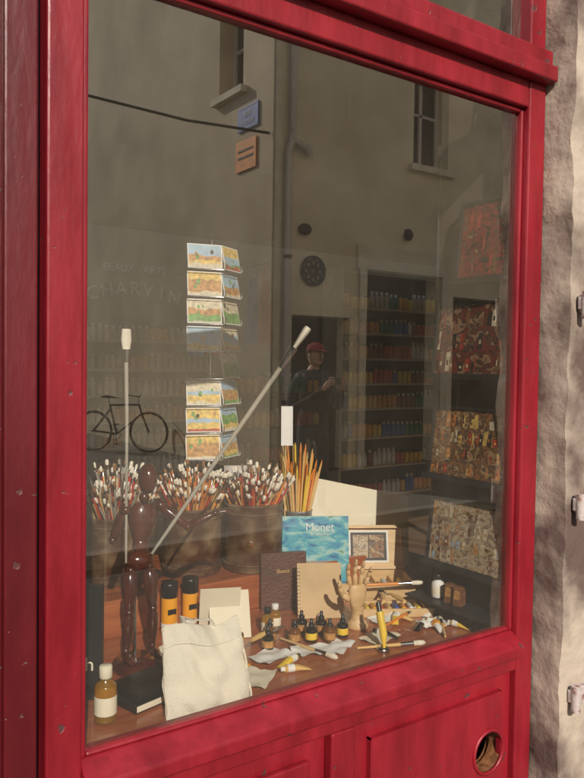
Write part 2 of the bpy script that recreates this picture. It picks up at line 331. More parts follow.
# ------------------------------------------------------------------ display furniture
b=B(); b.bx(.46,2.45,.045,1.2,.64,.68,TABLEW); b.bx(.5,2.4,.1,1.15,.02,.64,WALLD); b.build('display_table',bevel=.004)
b=B(); b.bx(.55,1.98,.70,1.15,.68,.80,TABLEW); b.build('display_riser',bevel=.005)
rc=[(.03,.25,1.84,2.11,[PH[0],PRED,PRED,PBRN,PDRK],3,.35),
    (.02,.35,1.52,1.78,[PH[1],PRED,PBRN,PCRM,PDRK,PDRK],3,.4),
    (.02,.36,1.17,1.42,[PH[2],PYEL,PORG,PRED,PCRM,PBRN,PDRK],4,.5),
    (.02,.36,.865,1.10,[PH[3],PCRM,PBRN,SKYB,PCRM,POCH],4,.5)]
rk=empty('picture_rack',(1.95,.2,1.4)); rinv=Matrix.Translation(-rk.location)
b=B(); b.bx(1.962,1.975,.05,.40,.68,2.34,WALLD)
for y in(.03,.385): b.tube([(1.955,y,.68),(1.955,y,2.30)],.006,IRON,8)
for y0,y1,z0,z1,c,r_,d_ in rc: b.bx(1.880,1.96,y0,y1+.01,z0-.012,z0-.006,IRON); b.bx(1.880,1.883,y0,y1+.01,z0-.006,z0+.006,IRON)
b.bx(1.84,1.96,.02,.40,.735,.742,IRON)
o=b.build('rack_frame',rk); o.matrix_parent_inverse=rinv
for i,(y0,y1,z0,z1,c,rows,dens) in enumerate(rc):
    b=B(); p0=V((1.90,y1,z0-.005)); w_,h_=y1-y0,z1-z0; u,up,n=b.slab(p0,(1.90,y0,z0-.005),h_,.12,.008,PDRK,PDRK)
    product_photo(b,p0,u,up,n,w_,h_,40+i,c,rows,dens,mg=.012)
    for x0,x1,a0,a1 in((0,w_,0,.009),(0,w_,h_-.009,h_),(0,.009,.009,h_-.009),(w_-.009,w_,.009,h_-.009)):
        b.add([p0+u*x+up*z+n*o_ for o_ in(.0003,.007) for x,z in((x0,a0),(x1,a0),(x1,a1),(x0,a1))],[(4,5,6,7),(0,1,5,4),(1,2,6,5),(2,3,7,6),(3,0,4,7)],IRON)
    o=b.build('framed_print',rk); o.matrix_parent_inverse=rinv

# ------------------------------------------------------------------ brushes in tins
def brush(b,base,tip,r,hm,bm,flat=.6,n=6,short=False):
    base=V(base);tip=V(tip); d=tip-base; L=d.length; d.normalize()
    bl=(random.uniform(.010,.020)+r) if short else min(.045,L*.12)+r*2; fl=bl*(.8 if short else 1.1)
    p1=tip-d*bl; p0=p1-d*fl
    b.tube([base,base+(p0-base)*.5,p0],[r*.5,r*.75,r*.9],hm,n)
    b.tube([p0,p1],[r*.92,r*1.15],STEEL,n)
    b.tube([p1,p1+d*bl*.5,p1+d*bl*.85,tip],[r*1.15,r*1.35,r*1.1,r*.35],bm,n)
def tin(name,x,y,z,R,H,hm,bm,num,spread,h0,h1):
    e=empty(name,(x,y,z)); inv=Matrix.Translation(-e.location)
    b=B(); b.lathe((x,y,z),[(0,.004),(R*.97,.0),(R,.006),(R,H-.012),(R*1.02,H-.008),(R*1.03,H-.002),(R*1.0,H+.002),(R*.96,H-.004),(R*.96,.02),(0,.02)],TIN,40)
    b.tube([(x+R*1.01*math.cos(a*math.pi/20),y+R*1.01*math.sin(a*math.pi/20),z+H*.12) for a in range(40)],.003,TIN,6,closed=True)
    b.tube([(x+R*1.01*math.cos(a*math.pi/20),y+R*1.01*math.sin(a*math.pi/20),z+H*.86) for a in range(40)],.003,TIN,6,closed=True)
    if hm[0] is HR: b.ell((x-R*.62,y-R*.79,z+H*.45),(.016,.005,.014),PBRN,Matrix.Rotation(-.6,3,'Z'))
    o=b.build('tin',e); o.matrix_parent_inverse=inv
    b=B()
    for i in range(num):
        a=random.uniform(0,2*math.pi); q=math.sqrt(random.random()); hh=random.uniform(h0,h1)*(1.1-.35*q)
        rt=R*q*.92; top=V((x+rt*math.cos(a),y+rt*math.sin(a),z+H))
        out=V((math.cos(a),math.sin(a),0))*spread*q+V((random.uniform(-.16,.16),random.uniform(-.16,.16),0))
        dd=(V((0,0,1))+out).normalized()
        brush(b,top-dd*(H*.8),top+dd*hh,random.uniform(.0028,.0058),random.choice(hm),random.choice(bm),short=True)
    o=b.build('paintbrushes',e); o.matrix_parent_inverse=inv
tin('brush_tin',.97,.93,.80,.105,.225,[HG,HY,HG,HR],[BRISTLE,BRISTLE,BRISTLE,BRISTLE2],190,.65,.07,.20)
tin('brush_tin',1.24,.88,.80,.105,.235,[HO,HO,HY,HR],[BRISTLE,BRISTLE,BRISTLE,BRISTLE2],210,.65,.05,.17)
tin('brush_tin',1.45,.80,.80,.108,.245,[HR,HR,HO,HY],[BRISTLE,BRISTLE,BRISTLE,BRISTLE2],210,.65,.05,.16)
e=empty('pencil_jar',(1.76,.95,.8)); inv=Matrix.Translation(-e.location)
b=B(); b.lathe((1.76,.95,.8),[(0,.003),(.055,0),(.058,.005),(.058,.15),(.061,.155),(.056,.157),(.055,.01),(0,.01)],M('jar_metal',(.25,.25,.25),rough=.4,metal=.4),30)
o=b.build('jar',e); o.matrix_parent_inverse=inv
b=B()
for i in range(60):
    a=random.uniform(0,2*math.pi);q=math.sqrt(random.random()); p=V((1.76+.05*q*math.cos(a),.95+.05*q*math.sin(a),.95)); d=V((math.cos(a)*.22*q,math.sin(a)*.22*q,1)).normalized(); h=random.uniform(.12,.27)
    b.tube([p-d*.13,p+d*h,p+d*(h+.02)],[.0045,.0045,.0012],random.choice([HO,HY,YELL]),6)
o=b.build('pencils',e); o.matrix_parent_inverse=inv
b=B(); b.tube([(1.66,.9,.80),(1.66,.9,1.25)],.003,HY,6); b.slab((1.638,.90,1.23),(1.68,.88,1.23),.155,.05,.003,WHITE,WHITE); b.lathe((1.66,.9,.8),[(0,.012),(.03,.012),(.035,.0),(0,0)],HY,16); b.build('price_tag_stand')

# ------------------------------------------------------------------ wooden mannequin with long brushes
mx,my,mz=.85,.45,.68
e=empty('wooden_mannequin',(mx,my,mz)); inv=Matrix.Translation(-e.location)
b=B(); D=DWOOD
b.lathe((mx,my,mz),[(0,0),(.075,0),(.078,.012),(.07,.024),(.0,.026)],D,32)
b.tube([(mx,my+.03,mz+.02),(mx,my+.03,mz+.29)],.004,STEEL,8)
def limb(p,q,r0,r1,r2):
    p=V(p);q=V(q); b.tube([p,p+(q-p)*.12,p+(q-p)*.35,p+(q-p)*.7,p+(q-p)*.92,q],[r0*.55,r0,r1,(r1+r2)/2,r2,r2*.55],D,14)
def P(x,y,z): return V((mx+x,my+y,mz+z*1.08))
b.ell(P(0,.0,.285),(.042,.03,.032),D); b.ell(P(.003,0,.325),(.025,.022,.03),D)
b.tube([P(.005,0,.335),P(.008,0,.37),P(.01,0,.41),P(.012,0,.435)],[.026,.039,.048,.028],D,16,flat=.7)
b.ell(P(.012,0,.45),(.015,.015,.018),D); b.ell(P(.02,-.005,.50),(.027,.031,.044),D)
for sx in(-1,1):
    hp=P(sx*.028,0,.262); kn=P(sx*.036,-.012,.155); an=P(sx*.04,0,.052)
    b.ell(hp,.017,D); limb(hp,kn,.020,.022,.014); b.ell(kn,.013,D); limb(kn,an,.015,.017,.010); b.ell(an,.011,D)
    b.tube([an+V((0,.012,-.012)),an+V((0,-.015,-.015)),an+V((0,-.05,-.022))],[.010,.015,.008],D,12,flat=.6)
shR=P(.062,0,.425); elR=P(.125,-.05,.37); haR=P(.195,-.085,.405)
b.ell(shR,.017,D); limb(shR,elR,.015,.017,.011); b.ell(elR,.012,D); limb(elR,haR,.012,.013,.008); b.ell(haR,.009,D)
b.tube([haR,haR+V((.03,-.015,.008)),haR+V((.055,-.02,.0))],[.008,.014,.006],D,10,flat=.5)
shL=P(-.045,0,.425); elL=P(-.085,-.01,.35); haL=P(-.06,-.04,.43)
b.ell(shL,.017,D); limb(shL,elL,.015,.017,.011); b.ell(elL,.012,D); limb(elL,haL,.012,.013,.008); b.ell(haL,.014,D)
o=b.build('body',e); o.matrix_parent_inverse=inv
b=B()
A=V((.93,.42,1.08)); T=V((1.245,.195,1.655)); d=(T-A).normalized(); L=(T-A).length
b.tube([A-d*.16,A,A+d*L*.5,A+d*L*.80],[.003,.0055,.0065,.007],HG,12)
b.tube([A+d*L*.80,A+d*L*.83,A+d*L*.90],[.008,.010,.014],STEEL,12)
b.tube([A+d*L*.90,A+d*L*.95,A+d*L*.99,T],[.015,.024,.028,.024],BRISTLE,14,flat=.4)
p=P(-.06,-.045,0)
b.tube([(p.x,p.y,1.0),(p.x,p.y,1.4),(p.x-.003,p.y,1.55)],[.003,.005,.006],HG,10); b.tube([(p.x-.003,p.y,1.55),(p.x-.003,p.y,1.585)],[.007,.011],STEEL,10)
b.tube([(p.x-.003,p.y,1.585),(p.x-.003,p.y,1.61),(p.x-.003,p.y,1.64)],[.011,.015,.013],BRISTLE,12,flat=.6)
o=b.build('long_brushes',e); o.matrix_parent_inverse=inv

# ------------------------------------------------------------------ canvas bag
def cloth_bag(name,p0,p1,h,th,lean):
    b=B(); p0=V(p0);p1=V(p1);u=p1-p0; back=V((0,0,1)).cross(u.normalized())
    n,m=28,24
    def pt(s,t,side):
        w=math.sin(math.pi*s)**.5*math.sin(math.pi*min(1,t*.9+.1))**.6*th*side
        wr=noise.noise(V((s*4,t*4,side*3)))*.016+noise.noise(V((s*9+t*5,t*3,side*2)))*.008
        sx=.5+(s-.5)*(1-.06*t+.03*math.sin(t*5))
        return p0+u*sx+V((0,0,1))*(h*t+.010*math.sin(s*7)*t)+back*(math.sin(lean)*h*t+w+wr)
    for side in(-1,1):
        vs=[pt(i/n,j/m,side*.5) for j in range(m+1) for i in range(n+1)]
        b.add(vs,[(j*(n+1)+i,j*(n+1)+i+1,(j+1)*(n+1)+i+1,(j+1)*(n+1)+i) for j in range(m) for i in range(n)],CANVAS,True)
    vs=[]
    for j in range(5):
        for i in range(n+1): vs.append(pt(i/n,1-j*.05,-.5)-back*.005)
    b.add(vs,[(j*(n+1)+i,j*(n+1)+i+1,(j+1)*(n+1)+i+1,(j+1)*(n+1)+i) for j in range(4) for i in range(n)],CANVAS,True)
    for s_ in(.01,.99): b.tube([pt(s_,j/m,0) for j in range(m+1)],.003,CANVAS,6)
    for side in(-1,1):
        b.tube([pt(.28,.95,side*.5),pt(.30,1,side*.5)+V((0,0,.006))+back*.03,pt(.5,1,side*.5)+V((0,0,-.005))+back*.06,pt(.68,1,side*.5)+V((0,0,.006))+back*.03,pt(.7,.95,side*.5)],.006,CANVAS,8,flat=.35)
    return b.build(name)
cloth_bag('canvas_bag',(.775,.11,.682),(1.0,.085,.682),.20,.05,.35)
# ------------------------------------------------------------------ books
b=B(); pm=paint('impressionist_print',[(.02,.10,.26),(.05,.30,.48),(.10,.42,.48),(.40,.62,.60),(.12,.30,.15)],scale=16,stretch=(1,1,2.5)); u,up,n_=b.slab((1.555,.80,.68),(1.80,.66,.68),.29,.18,.022,pm,WHITE)
o=b.build('art_book'); text('Monet','title',V((1.555,.80,.68))+u*.17+up*.235+n_*.0015,u,up,.042,WHITE,o)
text('les nympheas','subtitle',V((1.555,.80,.68))+u*.17+up*.218+n_*.0015,u,up,.014,WHITE,o)
b=B(); u,up,n_=b.slab((1.40,.66,.681),(1.555,.60,.681),.20,.12,.03,LEATH,LEATH); q=V((1.40,.66,.681))
for hh in(.05,.13):
    c=q+u*.157+up*hh+n_*.002; b.obox(c,(.012,.006,.02),STEEL)
b.add([q+u*.167+up*z_-n_*y_ for z_,y_ in((.002,.003),(.002,.027),(.196,.027),(.196,.003))],[(0,1,2,3)],CREAM)
o=b.build('leather_notebook'); text('Sketch','label',q+u*.08+up*.13+n_*.002,u,up,.018,HY,o)
b=B(); u,up,n_=b.slab((1.465,.53,.681),(1.60,.455,.681),.185,.3,.014,TAN,WHITE); q=V((1.465,.53,.681))
for i in range(14):
    c=q+up*(.012+i*.012)+u*.004
    b.tube([c+n_*.008*math.cos(a*math.pi/4)+u*.008*math.sin(a*math.pi/4)-n_*.004 for a in range(8)],.0012,STEEL,5,closed=True)
b.build('spiral_notebook')
b=B(); b.slab((1.80,.98,.80),(2.15,.70,.72),.29,.3,.02,CREAM,WHITE); b.build('drawing_pad')
b=B(); b.slab((.60,.36,.682),(.685,.31,.682),.29,.05,.03,BLACK,BLACK); o=b.build('dark_art_book'); u=V((.085,-.05,0)).normalized()
text('gh','title',V((.648,.325,.76)),u,(0,.05,1),.05,CREAM,o)
b=B(); R=Matrix.Rotation(.25,3,'Z'); b.obox((.80,.27,.695),(.19,.14,.022),BLACK,R); b.obox((.80,.27,.695),(.186,.142,.016),CREAM,R); b.obox((.805,.27,.716),(.17,.12,.016),BLACK,R); b.build('black_sketchbook',bevel=.002)
b=B(); b.slab((1.12,.52,.682),(1.24,.47,.682),.15,.5,.003,CREAM,CREAM); b.slab((1.12,.60,.682),(1.24,.55,.682),.16,-.3,.003,CREAM,CREAM); b.build('folded_card')
b=B(); b.slab((1.51,1.12,.8),(1.63,1.07,.8),.33,.05,.02,GALV,GALV); b.build('grey_box_file')
# ------------------------------------------------------------------ paint tubes
def stand_tube(name,x,y,z,h,r,body,cap,ang=0):
    b=B()
    b.lathe((x,y,z),[(0,0),(r,.0),(r*1.02,.004),(r*1.02,h*.70),(r*.98,h*.72)],body,20)
    b.lathe((x,y,z),[(r*1.0,h*.70),(r*1.06,h*.71),(r*1.06,h*.95),(r*1.0,h),(0,h)],cap,20)
    b.lathe((x,y,z),[(r*1.03,h*.12),(r*1.035,h*.13),(r*1.035,h*.20),(r*1.03,h*.21)],WHITE,20)
    b.obox((x-r*.1,y-r*1.03,z+h*.45),(r*1.1,.002,h*.10),BLACK)
    return b.build(name)
stand_tube('paint_tube',1.04,.65,.682,.165,.026,ORANGE,BLACK)
stand_tube('paint_tube',1.12,.66,.682,.165,.026,ORANGE,BLACK)
def lying_tube(name,p,d,L,r,body,cap):
    p=V(p); d=V(d).normalized(); p.z+=r; b=B()
    sd=V((0,0,1)).cross(d)
    n=14; rings=[]
    for t,ra,rb in((0,r,.0015),(.12,r*1.0,r*.35),(.45,r*.95,r*.8),(.85,r*.9,r*.9),(.88,r*.45,r*.45)):
        c=p+d*L*t; c.z=p.z-r+max(rb,.002)
        rings.append([c+sd*ra*math.cos(2*math.pi*j/n)+V((0,0,1))*rb*math.sin(2*math.pi*j/n) for j in range(n)])
    vs=[q for R_ in rings for q in R_]; b.add(vs,[(i*n+j,i*n+(j+1)%n,(i+1)*n+(j+1)%n,(i+1)*n+j) for i in range(4) for j in range(n)],body,True)
    c0=p+d*L*.87; c0.z=p.z-r*.1; b.tube([c0,c0+d*L*.13],[r*.6,r*.55],cap,12)
    b.tube([p+d*L*.55-V((0,0,r*.12)),p+d*L*.78-V((0,0,r*.08))],[r*.95,r*.97],WHITE if body is not WHITE else ORANGE,14)
    return b.build(name)
cols=[YELL,ORANGE,WHITE,WHITE,YELL,STEEL,WHITE,HR,HY]
for (x,y,a,L) in((1.62,.20,1.9,.09),(1.72,.22,.4,.08),(1.78,.16,1.2,.08),(1.84,.20,2.2,.08),(1.70,.30,.8,.08),(1.18,.22,.3,.09),(1.12,.28,2.5,.09),(1.05,.36,.9,.10),(1.36,.42,.2,.08),(1.84,.30,.3,.08),(1.25,.17,2.9,.09),(1.50,.42,1.2,.08),(1.78,.30,2.0,.08),(1.88,.13,1.9,.08)):
    lying_tube('paint_tube',(x,y,.682),(math.cos(a),math.sin(a),0),L,.012,random.choice(cols),random.choice([BLACK,WHITE]))
b=B(); b.tube([(1.52,.155,.69),(1.525,.165,.73),(1.53,.19,.79)],[.004,.012,.012],YELL,14); b.tube([(1.53,.19,.79),(1.534,.202,.815)],[.008,.008],BLACK,12); b.lathe((1.52,.16,.68),[(0,.012),(.018,.012),(.022,0),(0,0)],STEEL,16); b.build('paint_tube')
# ------------------------------------------------------------------ bottles
def bottle(name,x,y,z,h,r,body,cap,drop=False):
    b=B(); b.lathe((x,y,z),[(0,.0),(r*.95,0),(r,.004),(r,h*.58),(r*.9,h*.66),(r*.42,h*.74),(r*.42,h*.80)],body,24)
    if drop:
        b.lathe((x,y,z),[(r*.5,h*.76),(r*.52,h*.77),(r*.52,h*.88),(r*.3,h*.89),(r*.28,h*1.1),(r*.15,h*1.16),(0,h*1.17)],cap,18)
    else:
        b.lathe((x,y,z),[(r*.55,h*.78),(r*.58,h*.79),(r*.58,h*.98),(r*.5,h),(0,h)],cap,18)
    b.lathe((x,y,z),[(r*1.01,h*.14),(r*1.015,h*.15),(r*1.015,h*.46),(r*1.01,h*.47)],CREAM if not drop else random.choice([YELL,POCH,CREAM]),24)
    return b.build(name)
bottle('oil_bottle',.655,.20,.682,.135,.027,AMBER,CREAM)
for (x,y,m_,c_) in((1.23,.36,INK,BLACK),(1.27,.41,INKB,BLACK),(1.38,.34,INK,BLACK),(1.43,.31,INKB,BLACK),(1.49,.32,INK,BLACK),(1.45,.38,INK,BLACK),(1.165,.43,INKB,WHITE),(1.33,.36,INKB,BLACK),(1.40,.42,INK,BLACK)):
    bottle('ink_bottle',x,y,.682,.062,.019,m_,c_,True)
bottle('varnish_bottle',1.90,.30,.745,.08,.022,WHITE,BLACK); bottle('varnish_bottle',1.30,.47,.682,.085,.02,AMBER,BLACK); bottle('varnish_bottle',1.35,.50,.682,.08,.02,AMBER,WHITE)
for (x,y) in((1.90,.24),(1.90,.20)): b=B(); b.obox((x,y,.775),(.035,.03,.065),random.choice([WHITE,PBRN]),Matrix.Rotation(.3,3,'Z')); b.obox((x-.0185,y-.005,.78),(.001,.02,.03),POCH,Matrix.Rotation(.3,3,'Z')); b.build('small_product_box')
# ------------------------------------------------------------------ wooden hand
b=B(); hx,hy,hz=1.585,.36,.68
b.lathe((hx,hy,hz),[(0,0),(.036,0),(.038,.008),(.03,.02),(.022,.03),(.02,.05),(.024,.075)],LWOOD,24)
Rr=Matrix.Rotation(-.45,3,'Z')
def H(x,y,z): return V((hx,hy,hz))+Rr@V((x,y,z))
b.tube([H(0,0,.07),H(0,0,.085),H(0,0,.11),H(0,0,.135),H(0,0,.145)],[.024,.030,.036,.036,.028],LWOOD,18,flat=.5)
for i,(fx,l) in enumerate(((-.027,.072),(-.009,.086),(.009,.080),(.027,.060))):
    p0=H(fx,0,.143); sp=fx*.5; p1=p0+Rr@V((sp*.5,-.004,l*.45)); p2=p1+Rr@V((sp*.3,-.009,l*.32)); p3=p2+Rr@V((0,-.012,l*.24))
    for a,c_,r in((p0,p1,.0085),(p1,p2,.0075),(p2,p3,.0065)):
        dd=(c_-a); b.tube([a+dd*.05,a+dd*.2,a+dd*.8,a+dd*.97],[r*.7,r,r*.95,r*.6],LWOOD,12); b.ell(c_,r*.75,LWOOD)
p0=H(-.032,-.004,.095); p1=p0+Rr@V((-.024,-.012,.022)); p2=p1+Rr@V((-.012,-.010,.026)); p3=p2+Rr@V((-.002,-.008,.02))
for a,c_,r in((p0,p1,.011),(p1,p2,.0095),(p2,p3,.008)):
    dd=(c_-a); b.tube([a,a+dd*.2,a+dd*.8,a+dd*.98],[r*.7,r,r*.95,r*.6],LWOOD,12); b.ell(c_,r*.7,LWOOD)
b.build('wooden_hand_model')
# ------------------------------------------------------------------ paint boxes
b=B(); u=V((.86,-.51,0)); bk=V((.51,.86,0)); o0=V((1.66,.62,.68)); Rz=Matrix((u,bk,V((0,0,1)))).transposed()
def ob(cx,cy,cz,sx,sy,sz,m_): b.obox(o0+u*cx+bk*cy+V((0,0,cz)),(sx,sy,sz),m_,Rz)
W,Dp,Hh=.33,.19,.055
ob(W/2,Dp/2,.006,W,Dp,.010,LWOOD)
ob(W/2,.004,Hh/2+.012,W,.008,Hh,LWOOD); ob(W/2,Dp-.004,Hh/2+.012,W,.008,Hh,LWOOD); ob(.004,Dp/2,Hh/2+.0125,.008,Dp-.017,Hh,LWOOD); ob(W-.004,Dp/2,Hh/2+.0125,.008,Dp-.017,Hh,LWOOD)
for k in range(1,5): ob(W*k/5,Dp/2,.03,.004,Dp-.02,.03,LWOOD)
q0=o0+bk*Dp+V((0,0,.068)); _,upv,nv=b.slab(q0,q0+u*W,.17,.25,.012,LWOOD,LWOOD)
for x0,x1,z0,z1 in((0,W,0,.012),(0,W,.158,.17),(0,.012,.012,.158),(W-.012,W,.012,.158)): b.add([q0+u*x+upv*z+nv*o_ for o_ in(.0005,.018) for x,z in((x0,z0),(x1,z0),(x1,z1),(x0,z1))],[(4,5,6,7),(0,1,5,4),(1,2,6,5),(2,3,7,6),(3,0,4,7)],LWOOD)
rectq(b,q0,u,upv,nv,.11,.27,.025,.15,.001,WHITE); rectq(b,q0,u,upv,nv,.118,.262,.033,.142,.0015,PDRK); rectq(b,q0,u,upv,nv,.128,.188,.043,.132,.002,PH[3]); rectq(b,q0,u,upv,nv,.192,.252,.043,.132,.002,PH[2])
for k in range(5):
    c0=o0+u*(W*(k+.5)/5)+bk*.03+V((0,0,.04)); b.tube([c0,c0+bk*.09,c0+bk*.11],[.013,.012,.007],cols[k],10)
b.build('wooden_paint_box')
b=B(); o0=V((1.66,.42,.68)); W,Dp=.25,.10
ob(W/2,Dp/2,.004,W,Dp,.006,LWOOD); ob(W/2,.004,.018,W,.007,.022,LWOOD); ob(W/2,Dp-.004,.018,W,.007,.022,LWOOD); ob(.004,Dp/2,.0185,.007,Dp-.016,.022,LWOOD); ob(W-.004,Dp/2,.0185,.007,Dp-.016,.022,LWOOD)
for k in range(9):
    c0=o0+u*(.02+k*.026)+bk*.015+V((0,0,.022)); b.tube([c0,c0+bk*.05,c0+bk*.065],[.010,.009,.005],[YELL,ORANGE,HR,HY,BLUE,ORANGE,WHITE,YELL,HO][k],8)
b.build('paint_set_tray')
for (p,q) in(((1.30,.393,.690),(1.353,.173,.690)),((.93,.30,.69),(1.15,.45,.69)),((1.60,.28,.69),(1.88,.36,.70)),((1.45,.20,.69),(1.66,.12,.69)),((1.02,.20,.69),(1.10,.33,.69)),((1.75,.12,.69),(1.87,.26,.69)),((.90,.42,.69),(1.06,.54,.69)),((1.70,.52,.76),(1.93,.40,.765))):
    b=B(); brush(b,p,q,.0065,random.choice([HY,HO,LWOOD]),BRISTLE,n=10); b.build('paintbrush')
for (x,y,a) in((1.74,.40,.9),(1.80,.36,1.4),(1.16,.34,.4)):
    b=B(); d=V((math.cos(a),math.sin(a),0)); p=V((x,y,.73)); b.tube([p,p+d*.04,p+d*.09],[.006,.009,.005],HY,10); b.tube([p+d*.09,p+d*.11-V((0,0,.008))],.0025,STEEL,8)
    b.obox(p+d*.14-V((0,0,.008)),(.07,.018,.0015),STEEL,Matrix.Rotation(a,3,'Z')); b.build('palette_knife')
for (x,y,w,h,a,m_) in((1.20,.30,.12,.09,.3,WHITE),(1.33,.27,.13,.08,-.4,WHITE),(1.08,.20,.12,.10,.7,CREAM),(1.58,.24,.12,.08,.2,CREAM),(1.82,.24,.10,.08,-.3,WHITE),(1.0,.48,.12,.09,-.2,CREAM),(1.42,.25,.10,.07,.5,WHITE),(1.70,.36,.09,.06,-.2,WHITE)):
    b=B(); n=8; R=Matrix.Rotation(a,3,'Z'); vs=[]
    for j in range(n+1):
        for i in range(n+1):
            p=V((x,y,0))+R@V(((i/n-.5)*w,(j/n-.5)*h,0)); p.z=.6835+abs(noise.noise(p*18))*.022; vs.append(p)
    b.add(vs,[(j*(n+1)+i,j*(n+1)+i+1,(j+1)*(n+1)+i+1,(j+1)*(n+1)+i) for j in range(n) for i in range(n)],m_,True); b.build('leaflet')
# ------------------------------------------------------------------ postcard rack
px_,py_=1.60,1.40
e=empty('postcard_rack',(px_,py_,0)); inv=Matrix.Translation(-e.location)
b=B(); b.tube([(px_+.02,py_+.05,.02),(px_+.02,py_+.05,2.1)],.012,STEEL,12); b.lathe((px_+.02,py_+.05,.02),[(0,.03),(.2,.02),(.22,0),(0,0)],IRON,24)
for k in range(8):
    z=1.13+k*.118
    for p0,p1 in(((-.15,-.045),(.005,-.085)),((.015,-.085),(.145,-.005))):
        a0=V((px_+p0[0],py_+p0[1],z)); a1=V((px_+p1[0],py_+p1[1],z))
        b.tube([a0+V((0,-.006,.03)),a0+V((0,-.006,-.002)),a1+V((0,-.006,-.002)),a1+V((0,-.006,.03))],.002,STEEL,6)
        for a_ in(a0,a1): b.tube([a_,V((px_+.02,py_+.05,z+.02))],.002,STEEL,6)
o=b.build('stand',e); o.matrix_parent_inverse=inv
b=B()
for k in range(8):
    z=1.133+k*.118
    if k!=3:
        q0=V((px_-.145,py_-.045,z)); q1=V((px_+.003,py_-.083,z)); u_,up_,n_=b.slab(q0,q1,.108,.2,.004,WHITE,WHITE); landscape(b,q0,u_,up_,n_,(q1-q0).length,.108,k+11)
    q0=V((px_+.018,py_-.083,z)); q1=V((px_+.142,py_-.007,z)); u_,up_,n_=b.slab(q0,q1,.108,.2,.004,WHITE,WHITE); landscape(b,q0,u_,up_,n_,(q1-q0).length,.108,k+31)
o=b.build('postcards',e); o.matrix_parent_inverse=inv
# ------------------------------------------------------------------ product shelves at the back
jm=[M('jar_a',(.55,.38,.22),rough=.3),M('jar_b',(.85,.33,.03),rough=.3),M('jar_c',(.60,.06,.03),rough=.3),M('jar_d',(.30,.08,.03),rough=.3),M('jar_e',(.75,.66,.50),rough=.3),M('jar_f',(.85,.5,.05),rough=.3),M('jar_g',(.05,.12,.35),rough=.3),M('jar_h',(.06,.22,.10),rough=.3)]
def shelf(name,x0,x1,y,zs,back,wd,r,h,pal,top=.35):
    e=empty(name,((x0+x1)/2,y,0)); inv=Matrix.Translation(-e.location)
    b=B(); b.bx(x0,x0+.03,y,y+.28,.02,zs[-1]+top,wd); b.bx(x1-.03,x1,y,y+.28,.02,zs[-1]+top,wd); b.bx(x0+.03,x1-.03,y+.26,y+.28,.02,zs[-1]+top,back)
    for z in zs: b.bx(x0+.03,x1-.03,y+.005,y+.26,z-.02,z,wd)
    o=b.build('carcass',e); o.matrix_parent_inverse=inv
    b=B()
    for z in zs:
        x=x0+.06; run=0
        while x<x1-.06:
            if run<=0: m_=random.choice(pal); run=random.randint(1,4); hh=h*random.uniform(.75,1.05)
            run-=1
            b.lathe((x,y+.07,z),[(r,0),(r,hh*.72),(r*.55,hh*.8),(r*.55,hh),(0,hh)],m_,10)
            b.lathe((x,y+.07,z),[(r*.6,hh*.82),(r*.6,hh*1.01),(0,hh*1.01)],BLACK if m_ in(jm[1],jm[2],jm[5]) else jm[4],8)
            x+=r*2.3+random.random()*.006
    o=b.build('paint_pots',e); o.matrix_parent_inverse=inv
shelf('product_shelf',1.75,2.95,3.85,[.5,.70,.90,1.10,1.30,1.50,1.72],WALLI,SHELFW,.022,.13,[jm[0],jm[4],jm[4],jm[1]],.18)
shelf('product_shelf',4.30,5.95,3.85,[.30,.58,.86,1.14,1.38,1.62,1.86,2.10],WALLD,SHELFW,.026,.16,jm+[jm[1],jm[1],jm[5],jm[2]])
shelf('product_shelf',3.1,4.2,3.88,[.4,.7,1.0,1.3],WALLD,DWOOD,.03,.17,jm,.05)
sg=empty('shop_wall_sign',(2.3,4.18,2.2))
for k,ch in enumerate('CHARVIN'):
    a=(k-3)*.06; text(ch,'lettering',(2.42+(k-3)*.115,4.19,2.10-abs(k-3)**2*.006),(math.cos(a),0,-math.sin(a)),(math.sin(a),0,math.cos(a)),.15,WHITE,sg,depth=.004)
text('BEAUX - ARTS','lettering_small',(2.42,4.19,2.28),(1,0,0),(0,0,1),.085,WHITE,sg,depth=.004)
def apron(name,x,y,z,m_):
    b=B(); n=10; vs=[]
    for j in range(12):
        t=j/11; w=.03+.03*min(1,t*2.2)
        for i in range(n+1):
            s_=i/n-.5; vs.append((x+s_*w*2,y+.02*math.sin(s_*14+t*2),z-.5*t))
    b.add(vs,[(j*(n+1)+i,j*(n+1)+i+1,(j+1)*(n+1)+i+1,(j+1)*(n+1)+i) for j in range(11) for i in range(n)],m_,True)
    b.tube([(x-.03,y,z),(x-.02,y,z+.08),(x,y,z+.12),(x+.02,y,z+.08),(x+.03,y,z)],.005,m_,6); b.tube([(x,y+.3,z+.12),(x,y-.01,z+.125)],.006,STEEL,8); b.build(name)
APB=M('blue_cloth',(.02,.22,.8),rough=.9); APR=M('red_cloth',(.85,.03,.02),rough=.9)
apron('apron',2.53,3.3,2.1,APB); apron('apron',2.68,3.3,2.1,APR); apron('apron',3.00,3.3,2.2,APB); apron('apron',3.12,3.3,2.2,APR)

